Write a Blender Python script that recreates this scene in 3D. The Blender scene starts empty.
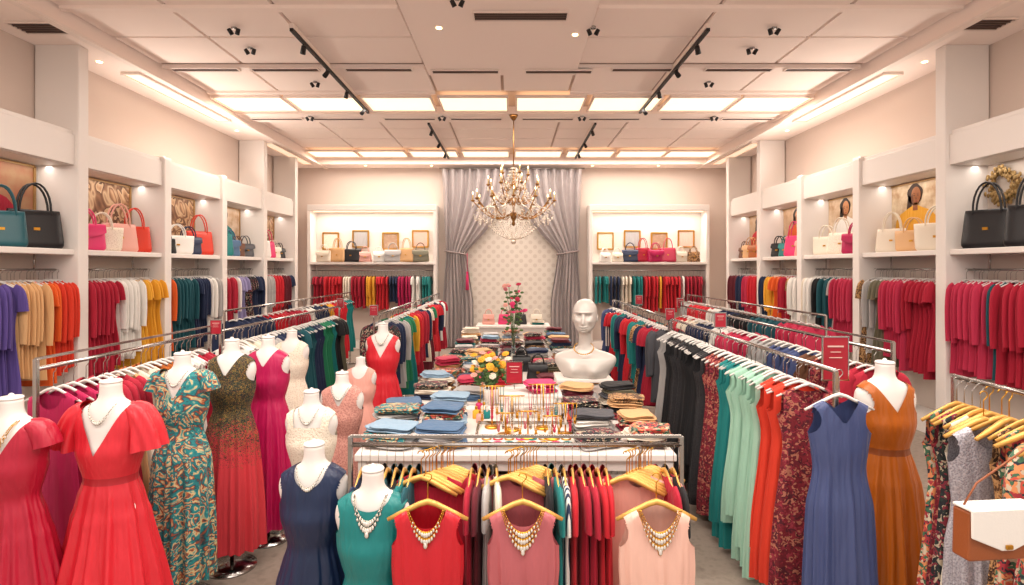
import bpy, math, random
from mathutils import Vector, Matrix
R=random.Random(7)
SC=bpy.context.scene
COLL=SC.collection
pi=math.pi
# ---------------------------------------------------------------- materials
def lin(h):
    h=h.lstrip('#'); o=[]
    for i in (0,2,4):
        c=int(h[i:i+2],16)/255
        o.append(c/12.92 if c<=.04045 else ((c+.055)/1.055)**2.4)
    return (o[0],o[1],o[2],1)
MC={}
def mat(name,col,rough=.7,metal=0,emis=0,pattern=None,cols=None,scale=10,bump=0,bscale=60,trans=0,sheen=0,alpha=1,coat=0,wrinkle=0):
    if name in MC: return MC[name]
    m=bpy.data.materials.new(name); m.use_nodes=True
    nt=m.node_tree; N=nt.nodes; L=nt.links
    b=N['Principled BSDF']
    b.inputs['Base Color'].default_value=lin(col)
    b.inputs['Roughness'].default_value=rough
    b.inputs['Metallic'].default_value=metal
    if emis:
        b.inputs['Emission Color'].default_value=lin(col); b.inputs['Emission Strength'].default_value=emis
    if trans: b.inputs['Transmission Weight'].default_value=trans
    if sheen: b.inputs['Sheen Weight'].default_value=sheen
    if coat: b.inputs['Coat Weight'].default_value=coat
    tc=N.new('ShaderNodeTexCoord')
    if pattern:
        cr=N.new('ShaderNodeValToRGB'); cr.color_ramp.interpolation='CONSTANT' if pattern in('floral','stripe','check','beadfade') else 'LINEAR'
        cs=[col]+list(cols or [])
        el=cr.color_ramp.elements
        while len(el)<len(cs): el.new(.5)
        for i,c in enumerate(cs):
            el[i].position=i/len(cs) if cr.color_ramp.interpolation=='CONSTANT' else i/max(1,len(cs)-1)
        for i,c in enumerate(cs): el[i].color=lin(c)
        outc=cr.outputs[0]
        if pattern in('floral','beadfade'):
            n=N.new('ShaderNodeTexNoise'); n.inputs['Scale'].default_value=scale*.6; n.inputs['Detail'].default_value=1
            L.new(tc.outputs['Object'],n.inputs['Vector'])
            mx=N.new('ShaderNodeMix'); mx.data_type='VECTOR'; mx.inputs['Factor'].default_value=.12
            L.new(tc.outputs['Object'],mx.inputs[4]); L.new(n.outputs['Color'],mx.inputs[5])
            v=N.new('ShaderNodeTexVoronoi'); v.inputs['Scale'].default_value=scale
            L.new(mx.outputs[1],v.inputs['Vector'])
            sp=N.new('ShaderNodeSeparateColor'); L.new(v.outputs['Color'],sp.inputs[0]); L.new(sp.outputs[0],cr.inputs[0])
            if pattern=='beadfade':
                sx=N.new('ShaderNodeSeparateXYZ'); L.new(tc.outputs['Object'],sx.inputs[0])
                mr=N.new('ShaderNodeMapRange'); mr.inputs[1].default_value=-.46; mr.inputs[2].default_value=-.86; mr.inputs[3].default_value=0; mr.inputs[4].default_value=1
                L.new(sx.outputs[2],mr.inputs[0])
                lt=N.new('ShaderNodeMath'); lt.operation='GREATER_THAN'; L.new(mr.outputs[0],lt.inputs[0]); L.new(sp.outputs[1],lt.inputs[1])
                m2=N.new('ShaderNodeMix'); m2.data_type='RGBA'; L.new(lt.outputs[0],m2.inputs[0]); L.new(cr.outputs[0],m2.inputs[6]); m2.inputs[7].default_value=lin('#c4303a')
                outc=m2.outputs[2]
        elif pattern=='paisley':
            n=N.new('ShaderNodeTexNoise'); n.inputs['Scale'].default_value=scale; n.inputs['Detail'].default_value=2; n.inputs['Distortion'].default_value=2.5
            L.new(tc.outputs['Object'],n.inputs['Vector'])
            mm=N.new('ShaderNodeMath'); mm.operation='MULTIPLY'; mm.inputs[1].default_value=4; L.new(n.outputs[0],mm.inputs[0])
            fr=N.new('ShaderNodeMath'); fr.operation='FRACT'; L.new(mm.outputs[0],fr.inputs[0]); L.new(fr.outputs[0],cr.inputs[0])
        elif pattern in('lace','sequin','quilt'):
            v=N.new('ShaderNodeTexVoronoi'); v.inputs['Scale'].default_value=scale
            L.new(tc.outputs['Object'],v.inputs['Vector']); L.new(v.outputs['Distance'],cr.inputs[0])
            bp=N.new('ShaderNodeBump'); bp.inputs['Strength'].default_value=.4; bp.inputs['Distance'].default_value=.006
            L.new(v.outputs['Distance'],bp.inputs['Height']); L.new(bp.outputs[0],b.inputs['Normal'])
        elif pattern=='stripe':
            w=N.new('ShaderNodeTexWave'); w.inputs['Scale'].default_value=scale; w.bands_direction='X'
            L.new(tc.outputs['Object'],w.inputs['Vector']); L.new(w.outputs['Fac'],cr.inputs[0])
        elif pattern=='check':
            mp=N.new('ShaderNodeMapping'); mp.inputs['Rotation'].default_value=(0,math.radians(45),0)
            L.new(tc.outputs['Object'],mp.inputs['Vector'])
            v=N.new('ShaderNodeTexVoronoi'); v.inputs['Scale'].default_value=scale; v.inputs['Randomness'].default_value=0
            L.new(mp.outputs[0],v.inputs['Vector']); L.new(v.outputs['Distance'],cr.inputs[0])
        elif pattern=='noise':
            n=N.new('ShaderNodeTexNoise'); n.inputs['Scale'].default_value=scale; n.inputs['Detail'].default_value=4
            L.new(tc.outputs['Object'],n.inputs['Vector']); L.new(n.outputs[0],cr.inputs[0])
        L.new(outc,b.inputs['Base Color'])
    if bump or wrinkle:
        n=N.new('ShaderNodeTexNoise'); n.inputs['Scale'].default_value=bscale; n.inputs['Detail'].default_value=2
        if wrinkle:
            mp2=N.new('ShaderNodeMapping'); mp2.inputs['Scale'].default_value=(1,1,.16)
            L.new(tc.outputs['Object'],mp2.inputs['Vector']); L.new(mp2.outputs[0],n.inputs['Vector'])
            n.inputs['Scale'].default_value=20; n.inputs['Distortion'].default_value=.4
        else: L.new(tc.outputs['Object'],n.inputs['Vector'])
        bp=N.new('ShaderNodeBump'); bp.inputs['Strength'].default_value=wrinkle or bump; bp.inputs['Distance'].default_value=.03 if wrinkle else .01
        L.new(n.outputs[0],bp.inputs['Height']); L.new(bp.outputs[0],b.inputs['Normal'])
    MC[name]=m; return m
FAB={ # key:(words,colour,pattern,extra colours,scale)
'crimson':('crimson','#a8102e'),'red':('bright red','#c41828'),'coral':('bright red','#cd2230'),'orange':('orange','#dd5c1c'),
'redorange':('red-orange','#d2351c'),'yellow':('mustard yellow','#e3a42c'),'tan':('tan','#d3a472'),'cream':('cream','#e2d6c4'),
'white':('white','#e8e4de'),'purple':('purple','#57448a'),'lilac':('lilac','#9289b2'),'navy':('navy blue','#162546'),
'teal':('teal','#0c7877'),'dkteal':('dark teal','#0f4f59'),'mint':('mint green','#9ec8b2'),'green':('emerald green','#1b7a52'),
'olive':('olive grey','#6f6a55'),'black':('black','#141317'),'grey':('pale grey','#aeaaa8'),'dkgrey':('charcoal grey','#48484e'),
'magenta':('magenta','#b00e4e'),'pink':('blush pink','#dfa193'),'hotpink':('hot pink','#d8326c'),'dusty':('dusty rose','#b55f65'),
'burg':('burgundy','#621222'),'slate':('slate blue','#414d78'),'rust':('rust orange','#a8560c'),'rose':('rose red','#bb284a'),
'denim':('denim blue','#4c6a8b'),'ltblue':('light blue','#8aa5bb'),'brown':('brown','#6a412a'),'blush':('pale cream pink','#e6b8a8'),
'floral':('multicolour floral','#c9b9a0','floral',['#a3303a','#3e6a4f','#d88b5a','#202a35','#c8503f'],38),
'burgfloral':('burgundy floral','#741322','floral',['#861c2c','#b5705a','#521020','#962c3c','#6b1424'],46),
'tealpaisley':('teal paisley print','#136a72','paisley',['#1e8c8c','#d9c48e','#a8502c','#10454f','#2a8a90'],9),
'darkfloral':('dark floral','#1b1c22','floral',['#1b1c22','#7b2233','#23302c','#b3a48c'],44),
'leopard':('brown patterned','#b98a5a','floral',['#3a2418','#c79a68','#5c3b22'],50),
'stripe':('navy striped','#e6e2dc','stripe',['#22304e'],9),
'lace':('cream lace','#b39a7e','lace',['#eee2d0','#e4d7c4'],85),
'rosel':('dusty rose lace','#884646','lace',['#c48a7e','#d29e90'],85),
'greylace':('silver grey','#77737c','lace',['#aaa6ae','#bcb8c0'],120),
'blacklace':('black lace','#08080a','lace',['#2b292d','#161518'],60),
'sequin':('dark green and gold beaded','#10241f','beadfade',['#8f7032','#14322a','#4d261c','#0d1c18','#6f5a2c','#0f2822'],95),
}
def fab(k):
    d=FAB[k]; lc=len(d)>2 and d[2]=='lace'
    return mat('fabric_'+k,d[1],.8,0,0,d[2] if len(d)>2 else None,d[3] if len(d)>3 else None,d[4] if len(d)>4 else 10,sheen=.05,wrinkle=0 if lc else .4)
def satin(k): 
    return mat('satin_'+k,FAB[k][1],.42,wrinkle=.45)
M_WHITE=mat('white_lacquer','#e7dfd9',.45,bump=.02,bscale=20)
M_PANEL=mat('shelf_back_paint','#d3c6bb',.6,bump=.03)
M_WALL=mat('warm_wall_paint','#dccbc0',.8,bump=.05,bscale=80)
M_CEIL=mat('ceiling_paint','#f1e0d5',.85,bump=.03,bscale=60)
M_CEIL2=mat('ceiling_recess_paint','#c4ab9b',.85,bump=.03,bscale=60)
M_FLOOR=mat('carpet','#7d6f64',.95,pattern='noise',cols=['#988b7f','#6b5e55'],scale=14)
M_CHROME=mat('chrome','#aeaba8',.22,1,bump=.01)
M_GOLD=mat('gold_metal','#cf9a3e',.28,1,bump=.01)
M_BRASS=mat('antique_brass','#9c7040',.35,1,bump=.02)
M_BLACK=mat('black_metal','#201c1b',.5,.2,bump=.01)
M_MANN=mat('white_mannequin','#e2dcd7',.45,bump=.01)
M_HWHITE=mat('hanger_white','#e4dfda',.35,bump=.01)
M_HWOOD=mat('hanger_gold_wood','#c9923c',.35,.35,pattern='noise',cols=['#dba95a','#b57c2c'],scale=12)
M_CRYS=mat('crystal','#e8dccb',.06,.5,bump=.02)
M_GLASS=mat('glass','#e8f0f0',.04,0,trans=.95)
M_LIGHT=mat('light_panel','#ffe6c2',.5,emis=1.4)
M_LIGHT2=mat('cove_light_diffuser','#ffe2c4',.5,emis=.7)
M_BULB=mat('bulb','#ffdca0',.5,emis=8)
M_SATC=mat('curtain_satin','#a59a99',.3,bump=.05,bscale=15,sheen=.2)
M_QUILT=mat('quilted_panel','#d2c6ba',.6,pattern='check',cols=['#e0d6cb','#e8dfd4'],scale=5.5)
M_SIGN=mat('red_sign','#a3172c',.4,bump=.01)
M_LEAF=mat('leaf_green','#4b6b35',.6,bump=.1)
M_VENT=mat('vent_dark','#3a2b26',.6,bump=.01)
M_SILV=mat('silver_metal','#b9b2a6',.2,1,bump=.01)
# ---------------------------------------------------------------- mesh builder
class MB:
    def __init__(s): s.v=[];s.f=[];s.m=[];s.s=[]
    def add(s,vs,fs,mi=0,sm=True):
        o=len(s.v); s.v+= [tuple(v) for v in vs]
        for f in fs: s.f.append([i+o for i in f]); s.m.append(mi); s.s.append(sm)
        return s
    def box(s,c,d,mi=0,taper=1):
        x,y,z=[k/2 for k in d]; cx,cy,cz=c; t=taper
        vs=[(cx-x,cy-y,cz-z),(cx+x,cy-y,cz-z),(cx+x,cy+y,cz-z),(cx-x,cy+y,cz-z),(cx-x*t,cy-y*t,cz+z),(cx+x*t,cy-y*t,cz+z),(cx+x*t,cy+y*t,cz+z),(cx-x*t,cy+y*t,cz+z)]
        return s.add(vs,[(0,3,2,1),(4,5,6,7),(0,1,5,4),(1,2,6,5),(2,3,7,6),(3,0,4,7)],mi,False)
    def tube(s,pts,r,n=8,mi=0,closed=False):
        P=[Vector(p) for p in pts]; m=len(P)
        rr=r if isinstance(r,(list,tuple)) else [r]*m
        up=None; vs=[];fs=[]
        for i in range(m):
            a=P[(i-1)%m] if (closed or i>0) else P[i]; b=P[(i+1)%m] if (closed or i<m-1) else P[i]
            t=(b-a)
            if t.length<1e-9: t=Vector((0,0,1))
            t.normalize()
            if up is None:
                up=t.cross(Vector((0,0,1)))
                if up.length<.01: up=t.cross(Vector((0,1,0)))
            up=(up-t*up.dot(t)); 
            if up.length<1e-6: up=t.orthogonal()
            up.normalize(); w=t.cross(up)
            for j in range(n):
                a2=2*pi*j/n; vs.append(P[i]+(up*math.cos(a2)+w*math.sin(a2))*rr[i])
        for i in range(m if closed else m-1):
            k=(i+1)%m
            for j in range(n): fs.append((i*n+j,i*n+(j+1)%n,k*n+(j+1)%n,k*n+j))
        if not closed: fs.append(tuple(range(n))[::-1]); fs.append(tuple((m-1)*n+j for j in range(n)))
        return s.add(vs,fs,mi)
    def lathe(s,prof,n=24,c=(0,0,0),mi=0,sy=1,capb=True,capt=True,sq=2):
        vs=[];fs=[]
        for r,z in prof:
            for j in range(n):
                a=2*pi*j/n; ca,sa=math.cos(a),math.sin(a)
                if sq!=2:
                    ca=math.copysign(abs(ca)**(2/sq),ca); sa=math.copysign(abs(sa)**(2/sq),sa)
                if isinstance(r,tuple): vs.append((c[0]+r[0]*ca,c[1]+r[1]*sa,c[2]+z))
                else: vs.append((c[0]+r*ca,c[1]+r*sa*sy,c[2]+z))
        for i in range(len(prof)-1):
            for j in range(n): fs.append((i*n+j,i*n+(j+1)%n,(i+1)*n+(j+1)%n,(i+1)*n+j))
        if capb: fs.append(tuple(range(n))[::-1])
        if capt: fs.append(tuple((len(prof)-1)*n+j for j in range(n)))
        return s.add(vs,fs,mi)
    def ball(s,c,r,n=8,mi=0):
        rx,ry,rz=r if isinstance(r,(tuple,list)) else (r,r,r)
        k=max(4,n//2)
        prof=[((max(1e-4,rx*math.sin(pi*i/k)),max(1e-4,ry*math.sin(pi*i/k))),-rz*math.cos(pi*i/k)) for i in range(k+1)]
        return s.lathe(prof,n,c,mi)
    def poly(s,pts,mi=0,th=0.004,axis='y'):
        n=len(pts); vs=[(x,0,z) for x,z in pts]+[(x,th,z) for x,z in pts]
        fs=[tuple(range(n)),tuple(range(2*n-1,n-1,-1))]+[(i,n+i,n+(i+1)%n,(i+1)%n) for i in range(n)]
        return s.add(vs,fs,mi,False)
    def mesh(s,name):
        me=bpy.data.meshes.new(name); me.from_pydata(s.v,[],s.f)
        me.polygons.foreach_set('material_index',s.m); me.polygons.foreach_set('use_smooth',s.s)
        for i in range(max(s.m)+1 if s.m else 1): me.materials.append(None)
        me.update(); return me
def put(name,mesh,mats=None,loc=(0,0,0),rot=0,parent=None,label=None,cat=None,group=None,kind=None,scale=None,bevel=0,rot3=None):
    if isinstance(mesh,MB): mesh=mesh.mesh(name)
    o=bpy.data.objects.new(name,mesh); COLL.objects.link(o)
    o.location=loc; o.rotation_euler=rot3 if rot3 else (0,0,rot)
    if scale: o.scale=(scale,)*3 if not isinstance(scale,(tuple,list)) else scale
    if mesh is not None and mats:
        if not isinstance(mats,(list,tuple)): mats=[mats]
        for i,sl in enumerate(o.material_slots):
            sl.link='OBJECT'; sl.material=mats[min(i,len(mats)-1)]
    if parent: o.parent=parent
    if label: o['label']=label
    if cat: o['category']=cat
    if group: o['group']=group
    if kind: o['kind']=kind
    if bevel:
        b=o.modifiers.new('bevel','BEVEL'); b.width=bevel; b.segments=2; b.limit_method='ANGLE'
    return o
def boxpart(name,c,d,m,parent=None,bevel=.006,**k):
    mb=MB().box((0,0,0),d); return put(name,mb,m,c,parent=parent,bevel=bevel,**k)
def struct(name,c,d,m,label,bevel=0):
    return boxpart(name,c,d,m,None,bevel,label=label,cat='room structure',kind='structure')
def crom(prof,z):
    n=len(prof)
    if z>=prof[0][0]: return prof[0][1],prof[0][2]
    if z<=prof[-1][0]: return prof[-1][1],prof[-1][2]
    for i in range(n-1):
        if prof[i][0]>=z>=prof[i+1][0]:
            t=(prof[i][0]-z)/(prof[i][0]-prof[i+1][0]); r=[]
            for k in (1,2):
                p1=prof[i][k];p2=prof[i+1][k];p0=prof[max(0,i-1)][k];p3=prof[min(n-1,i+2)][k]
                r.append(.5*(2*p1+(p2-p0)*t+(2*p0-5*p1+4*p2-p3)*t*t+(3*p1-p0-3*p2+p3)*t**3))
            return r
BODY=[(.10,.052,.052),(.03,.055,.056),(0,.072,.064),(-.02,.112,.070),(-.045,.150,.078),(-.075,.178,.085),(-.13,.185,.096),(-.20,.168,.106),(-.27,.162,.120),(-.35,.142,.106),(-.42,.124,.092),(-.52,.152,.108),(-.60,.172,.116),(-.68,.168,.112)]
def bodyprof(off=.012,end=-.42,extra=()):
    p=[(z,w+off,d+off) for z,w,d in BODY if z<=0 and z>=end]
    return p+list(extra)
HANG=[(0,.055,.030),(-.02,.09,.034),(-.05,.155,.036),(-.08,.198,.038),(-.13,.205,.042),(-.2,.185,.046)]
def garment(name,prof,nt=72,nz=44,a0=0,a1=.03,zf=-.42,ks=(7,12,19),seed=0,neck=('v',.08,.16,.05),arm=True,sleeve=None,splits=(),sq=2,tz=1.15,yb=1.0,pz=1.0,armw=.062,soft=0):
    rn=random.Random(seed); ph=[rn.uniform(0,6.3) for _ in ks]; dr=[rn.uniform(-.6,.6) for _ in ks]; wk=[.8,.7,.45]
    sp_=[(rn.uniform(0,6.3),rn.uniform(5,11),rn.uniform(1,3)) for _ in range(4)]
    z0=prof[0][0]; z1=prof[-1][0]; V=[];G=[]
    for i in range(nz+1):
        z=z0+(z1-z0)*(i/nz)**tz; W,D=crom(prof,z)
        u=min(1,max(0,(zf-z)/(zf-z1)))**pz; amp=a0+(a1-a0)*u
        for j in range(nt):
            th=2*pi*j/nt; c,s=math.cos(th),math.sin(th)
            if sq!=2: c=math.copysign(abs(c)**(2/sq),c); s=math.copysign(abs(s)**(2/sq),s)
            f=sum(w*math.sin(k*th+p+d*z) for q,(w,k,p,d) in enumerate(zip(wk,ks,ph,dr)))
            f=f*.6
            dd2=soft*min(1,max(0,-z/.12))*sum(math.sin(a+b*z*1.2+q*3*c) for a,b,q in sp_)/4 if soft else 0
            x=(W+amp*f+dd2*.5)*c; y=(D+amp*f*yb+dd2)*s; zz=z
            V.append([x,y,zz])
            g=1
            if neck:
                ty,wn,df,db=neck; dd=df if y<0 else db; ax=abs(x)
                if ty=='v': zc=-dd*(1-ax/wn)
                elif ty=='scoop': zc=-dd*math.sqrt(max(0,1-(ax/wn)**2)) if ax<wn else (ax-wn)
                elif ty=='square': zc=-dd if ax<wn else (ax-wn)*8-dd
                g=min(g,zc-z)
            if arm: 
                g=min(g,(((abs(x)-.205)/armw)**2+((z+.125)/.088)**2-1)*.05)
            G.append(g)
    key=lambda i,j:i*nt+j%nt
    F=[];MI=[]
    for i in range(nz):
        for j in range(nt):
            q=(key(i,j),key(i,j+1),key(i+1,j+1),key(i+1,j))
            if all(G[k]<0 for k in q): continue
            F.append(q); zc=V[q[0]][2]; mi=0
            for sp in splits:
                if zc<sp: mi+=1
            MI.append(mi)
    used=set(k for q in F for k in q); NV=[list(v) for v in V]
    for k in used:
        if G[k]<0:
            i,j=divmod(k,nt); best=None
            for di,dj in((1,0),(0,1),(0,-1),(-1,0),(1,1),(1,-1)):
                ii=i+di
                if 0<=ii<=nz:
                    kk=key(ii,j+dj)
                    if G[kk]>=0: best=kk;break
            if best is not None:
                t=G[k]/(G[k]-G[best])*.98
                NV[k]=[a+(b-a)*t for a,b in zip(V[k],V[best])]
    mb=MB(); ids={k:n for n,k in enumerate(sorted(used))}
    mb.v=[tuple(NV[k]) for k in sorted(used)]
    for q,m in zip(F,MI): mb.f.append([ids[k] for k in q][::-1]); mb.m.append(m); mb.s.append(True)
    if sleeve:
        path,nn,fa=sleeve
        for sd in (-1,1):
            vs=[];fs=[]; M0=len(path)-1; m=M0*3+1; pts=[]
            for i in range(m):
                t=i/3; a=min(int(t),M0-1); f=t-a
                p0=path[max(0,a-1)];p1=path[a];p2=path[a+1];p3=path[min(M0,a+2)]
                pts.append([.5*(2*p1[k]+(p2[k]-p0[k])*f+(2*p0[k]-5*p1[k]+4*p2[k]-p3[k])*f*f+(3*p1[k]-p0[k]-3*p2[k]+p3[k])*f**3) for k in range(4)])
            for i,(x,z,r1,r2) in enumerate(pts):
                a=pts[max(0,i-1)];b=pts[min(m-1,i+1)]
                tx,tz2=b[0]-a[0],b[1]-a[1]; l=math.hypot(tx,tz2) or 1; tx/=l;tz2/=l
                e=(tz2,-tx)
                for j in range(nn):
                    th=2*pi*j/nn; f=1+fa*(i/(m-1))*(math.sin(5*th+ph[0])+.6*math.sin(9*th+ph[1]+i*.3))
                    c=math.cos(th)*r1*f; s2=math.sin(th)*r2*f
                    vs.append((sd*(x+e[0]*c),s2,z+e[1]*c))
            for i in range(m-1):
                for j in range(nn): fs.append((i*nn+j,i*nn+(j+1)%nn,(i+1)*nn+(j+1)%nn,(i+1)*nn+j))
            mb.add(vs,fs,0)
    return mb.mesh(name)
def hanger_mesh(name,r=.007,top=.14):
    mb=MB()
    pts=[(-.19,0,-.085),(-.12,0,-.052),(-.04,0,-.012),(0,0,0),(.04,0,-.012),(.12,0,-.052),(.19,0,-.085)]
    mb.tube(pts,[r*.9,r*1.3,r*1.3,r*1.5,r*1.3,r*1.3,r*.9],8,0)
    hk=[(0,0,0),(0,0,top-.055)]
    for i in range(9):
        a=-pi/2+ i*(pi*1.45)/8
        hk.append((.0+.019*math.cos(a),0,top-.004-.019+.019*math.sin(a)) if i else (0.0,0,top-.05))
    mb.tube(hk,.0028,6,1)
    return mb.mesh(name)
HM=hanger_mesh('hanger'); HMG=hanger_mesh('hanger',.0105)
# ---- rail garment templates
SHS=([(.150,-.055,.045,.034),(.195,-.09,.058,.036),(.215,-.16,.062,.036),(.222,-.24,.066,.034)],14,.05)
LGS=([(.150,-.055,.045,.032),(.195,-.1,.052,.034),(.212,-.25,.05,.032),(.216,-.42,.044,.03),(.214,-.56,.038,.028)],14,.05)
TPL={}
def tpl(kind,n,L,w1,w2,sl,neck,arm):
    ms=[]
    for i in range(n):
        p=HANG+[(-.35,.168*w1,.044),(-.5,.176*w1,.046),(-L*.8,.19*w2,.048),(-L,.2*w2,.05)]
        p=sorted(p,key=lambda t:-t[0])
        ms.append(garment(kind,p,60,20,.002,.014 if sl else .020,-.16,(4,9,15) if sl else (6,11,17),i*7+len(kind),neck,arm,sl,tz=1.25,yb=.8,soft=.005))
    TPL[kind]=ms
tpl('shirt',3,.86,1.05,.98,LGS,('v',.06,.09,.02),False)
tpl('blouse',3,.76,1.05,.98,SHS,('scoop',.07,.07,.02),False)
tpl('long_blouse',3,.95,1.0,1.02,LGS,('v',.065,.13,.03),False)
tpl('dress',3,1.16,.9,1.1,None,('v',.085,.15,.05),True)
tpl('long_dress',3,1.36,.92,1.15,None,('scoop',.09,.12,.05),True)
tpl('short_dress',3,.98,.95,1.1,SHS,('scoop',.08,.09,.03),False)
WORD={'shirt':'long-sleeved shirt','blouse':'short-sleeved blouse','long_blouse':'long tunic','dress':'sleeveless dress','long_dress':'long sleeveless gown','short_dress':'short-sleeved dress'}
def hang(kind,k,loc,rot,group,place,hm=M_HWHITE,sc=1,hw='white',sz=1,yt=.8):
    me=R.choice(TPL[kind])
    o=put(kind,me,[fab(k)],loc,rot,label=f"{FAB[k][0]} {WORD[kind]} on {hw} hanger {place}",cat='dress' if 'dress' in kind else 'shirt',group=group,scale=(R.uniform(.93,1.05)*sc,yt,R.uniform(.93,1.06)*sc*sz))
    put('hanger',HMG if hm is M_HWOOD else HM,[hm,M_CHROME],(0,0,.006),0,parent=o,scale=(1,1,1/(sc*sz)))
    return o
def fill(axis,fx,a0,a1,zn,seq,group,place,kinds,hm=M_HWHITE,hw='white',sc=1,gap=None,sz=1,dn=1.0,yt=.8):
    seq=[(k,max(1,round(n*dn))) for k,n in seq]
    tot=sum(n for _,n in seq); a=a0; st=(a1-a0)/tot
    for k,n in seq:
        kd=R.choice(kinds)
        for _ in range(n):
            if R.random()<.2: kd=R.choice(kinds)
            p=a+st*.5+R.uniform(-.15,.15)*st
            if axis=='y': hang(kd,k,(fx+R.uniform(-.02,.02),p,zn),R.uniform(-.12,.12),group,place,hm,sc,hw,sz,yt)
            else: hang(kd,k,(p,fx+R.uniform(-.012,.012),zn),pi/2+R.uniform(-.15,.15),group,place,hm,sc,hw,sz,yt)
            a+=st
# ---------------------------------------------------------------- room shell
struct('floor',(0,7,-.05),(12.4,18.6,.1),M_FLOOR,'beige grey mottled carpet floor of the boutique')
struct('wall_left',(-6.1,7,2.6),(.2,18.6,5.4),M_WALL,'warm blush painted side wall')
struct('wall_right',(6.1,7,2.6),(.2,18.6,5.4),M_WALL,'warm blush painted side wall')
struct('wall_back',(0,15.85,2.6),(12.2,.3,5.4),M_WALL,'warm blush end wall behind curtains and niches')
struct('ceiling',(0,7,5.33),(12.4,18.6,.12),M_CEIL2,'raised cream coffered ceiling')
tn=[0]
def trim(c,d,m=M_CEIL,label='cream painted ceiling soffit beam'):
    tn[0]+=1; return struct(f'trim_{tn[0]}',c,d,m,label)
M_CEIL_GLOW=mat('soffit_paint_glow','#f0ddd1',.85,bump=.03,bscale=60,emis=.07)  # paint with a faint glow added to brighten the ceiling, not a lamp
trim((-5.63,7,5.135),(.74,18.6,.27),M_CEIL_GLOW); trim((5.63,7,5.135),(.74,18.6,.27),M_CEIL_GLOW)
trim((0,-.2,5.135),(10.52,4.2,.27),M_CEIL_GLOW); trim((0,10.95,5.20),(10.52,.62,.14),M_CEIL_GLOW); trim((0,15.4,5.135),(10.52,.6,.27),M_CEIL_GLOW)
trim((-.15,4.9,5.215),(2.25,7.4,.11),M_CEIL_GLOW,label='lowered central ceiling bulkhead')
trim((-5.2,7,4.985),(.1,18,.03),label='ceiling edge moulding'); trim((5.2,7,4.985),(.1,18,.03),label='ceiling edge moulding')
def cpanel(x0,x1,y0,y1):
    trim(((x0+x1)/2,(y0+y1)/2,5.25),(x1-x0-.05,y1-y0-.05,.04),M_CEIL_GLOW,'flat cream ceiling panel')
XS=[-5.25,-4.0,-2.75,-1.3,.98,2.4,3.9,5.25]
for i in range(7):
    for a,b in((5.0,5.7),(5.7,6.5),(6.5,7.35),(7.35,8.3),(8.5,9.6)):
        if XS[i]==-1.3 and b<8.6: continue
        if XS[i]==-1.3: cpanel(-1.3,-.16,a,b); cpanel(-.16,.98,a,b)
        else: cpanel(XS[i],XS[i+1],a,b)
    for a,b in((11.3,12.2),(12.2,13.1),(13.1,14.1)): cpanel(XS[i],XS[i+1],a,b)
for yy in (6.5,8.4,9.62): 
    trim((-3.27,yy,5.215),(3.9,.1,.05),M_CEIL_GLOW,'shallow ceiling cross beam'); trim((3.1,yy,5.215),(4.2,.1,.05),M_CEIL_GLOW,'shallow ceiling cross beam')
def area(loc,sx,sy,e,rot=(0,0,0),col=(1,.915,.83)):
    l=bpy.data.lights.new('area_light','AREA'); l.shape='RECTANGLE'; l.size=sx; l.size_y=sy; l.energy=e; l.color=col
    o=bpy.data.objects.new('area_light',l); COLL.objects.link(o); o.location=loc; o.rotation_euler=rot; return o
def lpanel(x,y,sx,sy,z=5.17,m=None):
    e=put('ceiling_light_panel',None,None,(x,y,z),label='glowing warm white recessed ceiling light panel in slim frame',cat='ceiling light',group='recessed ceiling light panels')
    mb=MB()
    for a,b,c,d in((0,-sy/2,sx,.03),(0,sy/2,sx,.03)): mb.box((a,b,0),(c,d,.05))
    for a in(-sx/2,sx/2): mb.box((a,0,0),(.03,sy,.05))
    put('frame',mb,M_CEIL,parent=e); boxpart('diffuser',(0,0,.005),(sx-.03,sy-.03,.02),m or M_LIGHT,e,0)
for x in [-4.62,-3.35,-2.02,-.68,.68,2.02,3.35,4.62]:
    lpanel(x,10.12,1.2,.85); lpanel(x,14.55,1.2,.75)
    lpanel(x,3.2,1.2,.9)  # row out of view, added to go with the front area light
for s in(-1,1):
    lpanel(s*5.45,9.3,.26,2.6,4.985,M_LIGHT2); lpanel(s*5.45,13.7,.26,2.6,4.985,M_LIGHT2)
area((0,10.12,5.125),10,.8,285); area((0,14.55,5.12),10,.7,205)
area((0,3.2,5.1),10,.9,385); area((0,.2,4.9),9,2,330)  # front lamps added out of view for even light
for s in(-1,1):
    area((s*5.5,9.75,4.0),.3,3.9,50,(pi,-s*.9,0),(1,.915,.83))  # unseen uplights added on the cabinet tops to brighten the ceiling
    area((s*5.80,9.7,3.47),.08,8.6,20,(0,0,0),(1,.915,.83))  # unseen strip added under the headers to brighten the bays
W=bpy.data.worlds.new('world'); SC.world=W; W.use_nodes=True
W.node_tree.nodes['Background'].inputs[0].default_value=(1,.94,.89,1); W.node_tree.nodes['Background'].inputs[1].default_value=.95  # warm ambient fill added, enters where the front wall is left out
def vent(x,y,sx,sy,z=4.985):
    e=put('air_vent',None,None,(x,y,z),label='dark slotted air vent set into the ceiling',cat='air vent',group='ceiling air vents')
    mb=MB().box((0,-sy/2,0),(sx,.02,.02)).box((0,sy/2,0),(sx,.02,.02)).box((-sx/2,0,0),(.02,sy,.02)).box((sx/2,0,0),(.02,sy,.02)); put('frame',mb,M_CEIL,parent=e)
    boxpart('grille_backing',(0,0,.008),(sx,sy,.008),M_VENT,e,0)
    mb=MB(); n=max(3,int(sy/.05))
    for i in range(n): mb.box((0,-sy/2+sy*(i+.5)/n,0),(sx,.012,.012))
    put('louvre',mb,mat('louvre','#6b544a',.5,bump=.01),parent=e)
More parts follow.
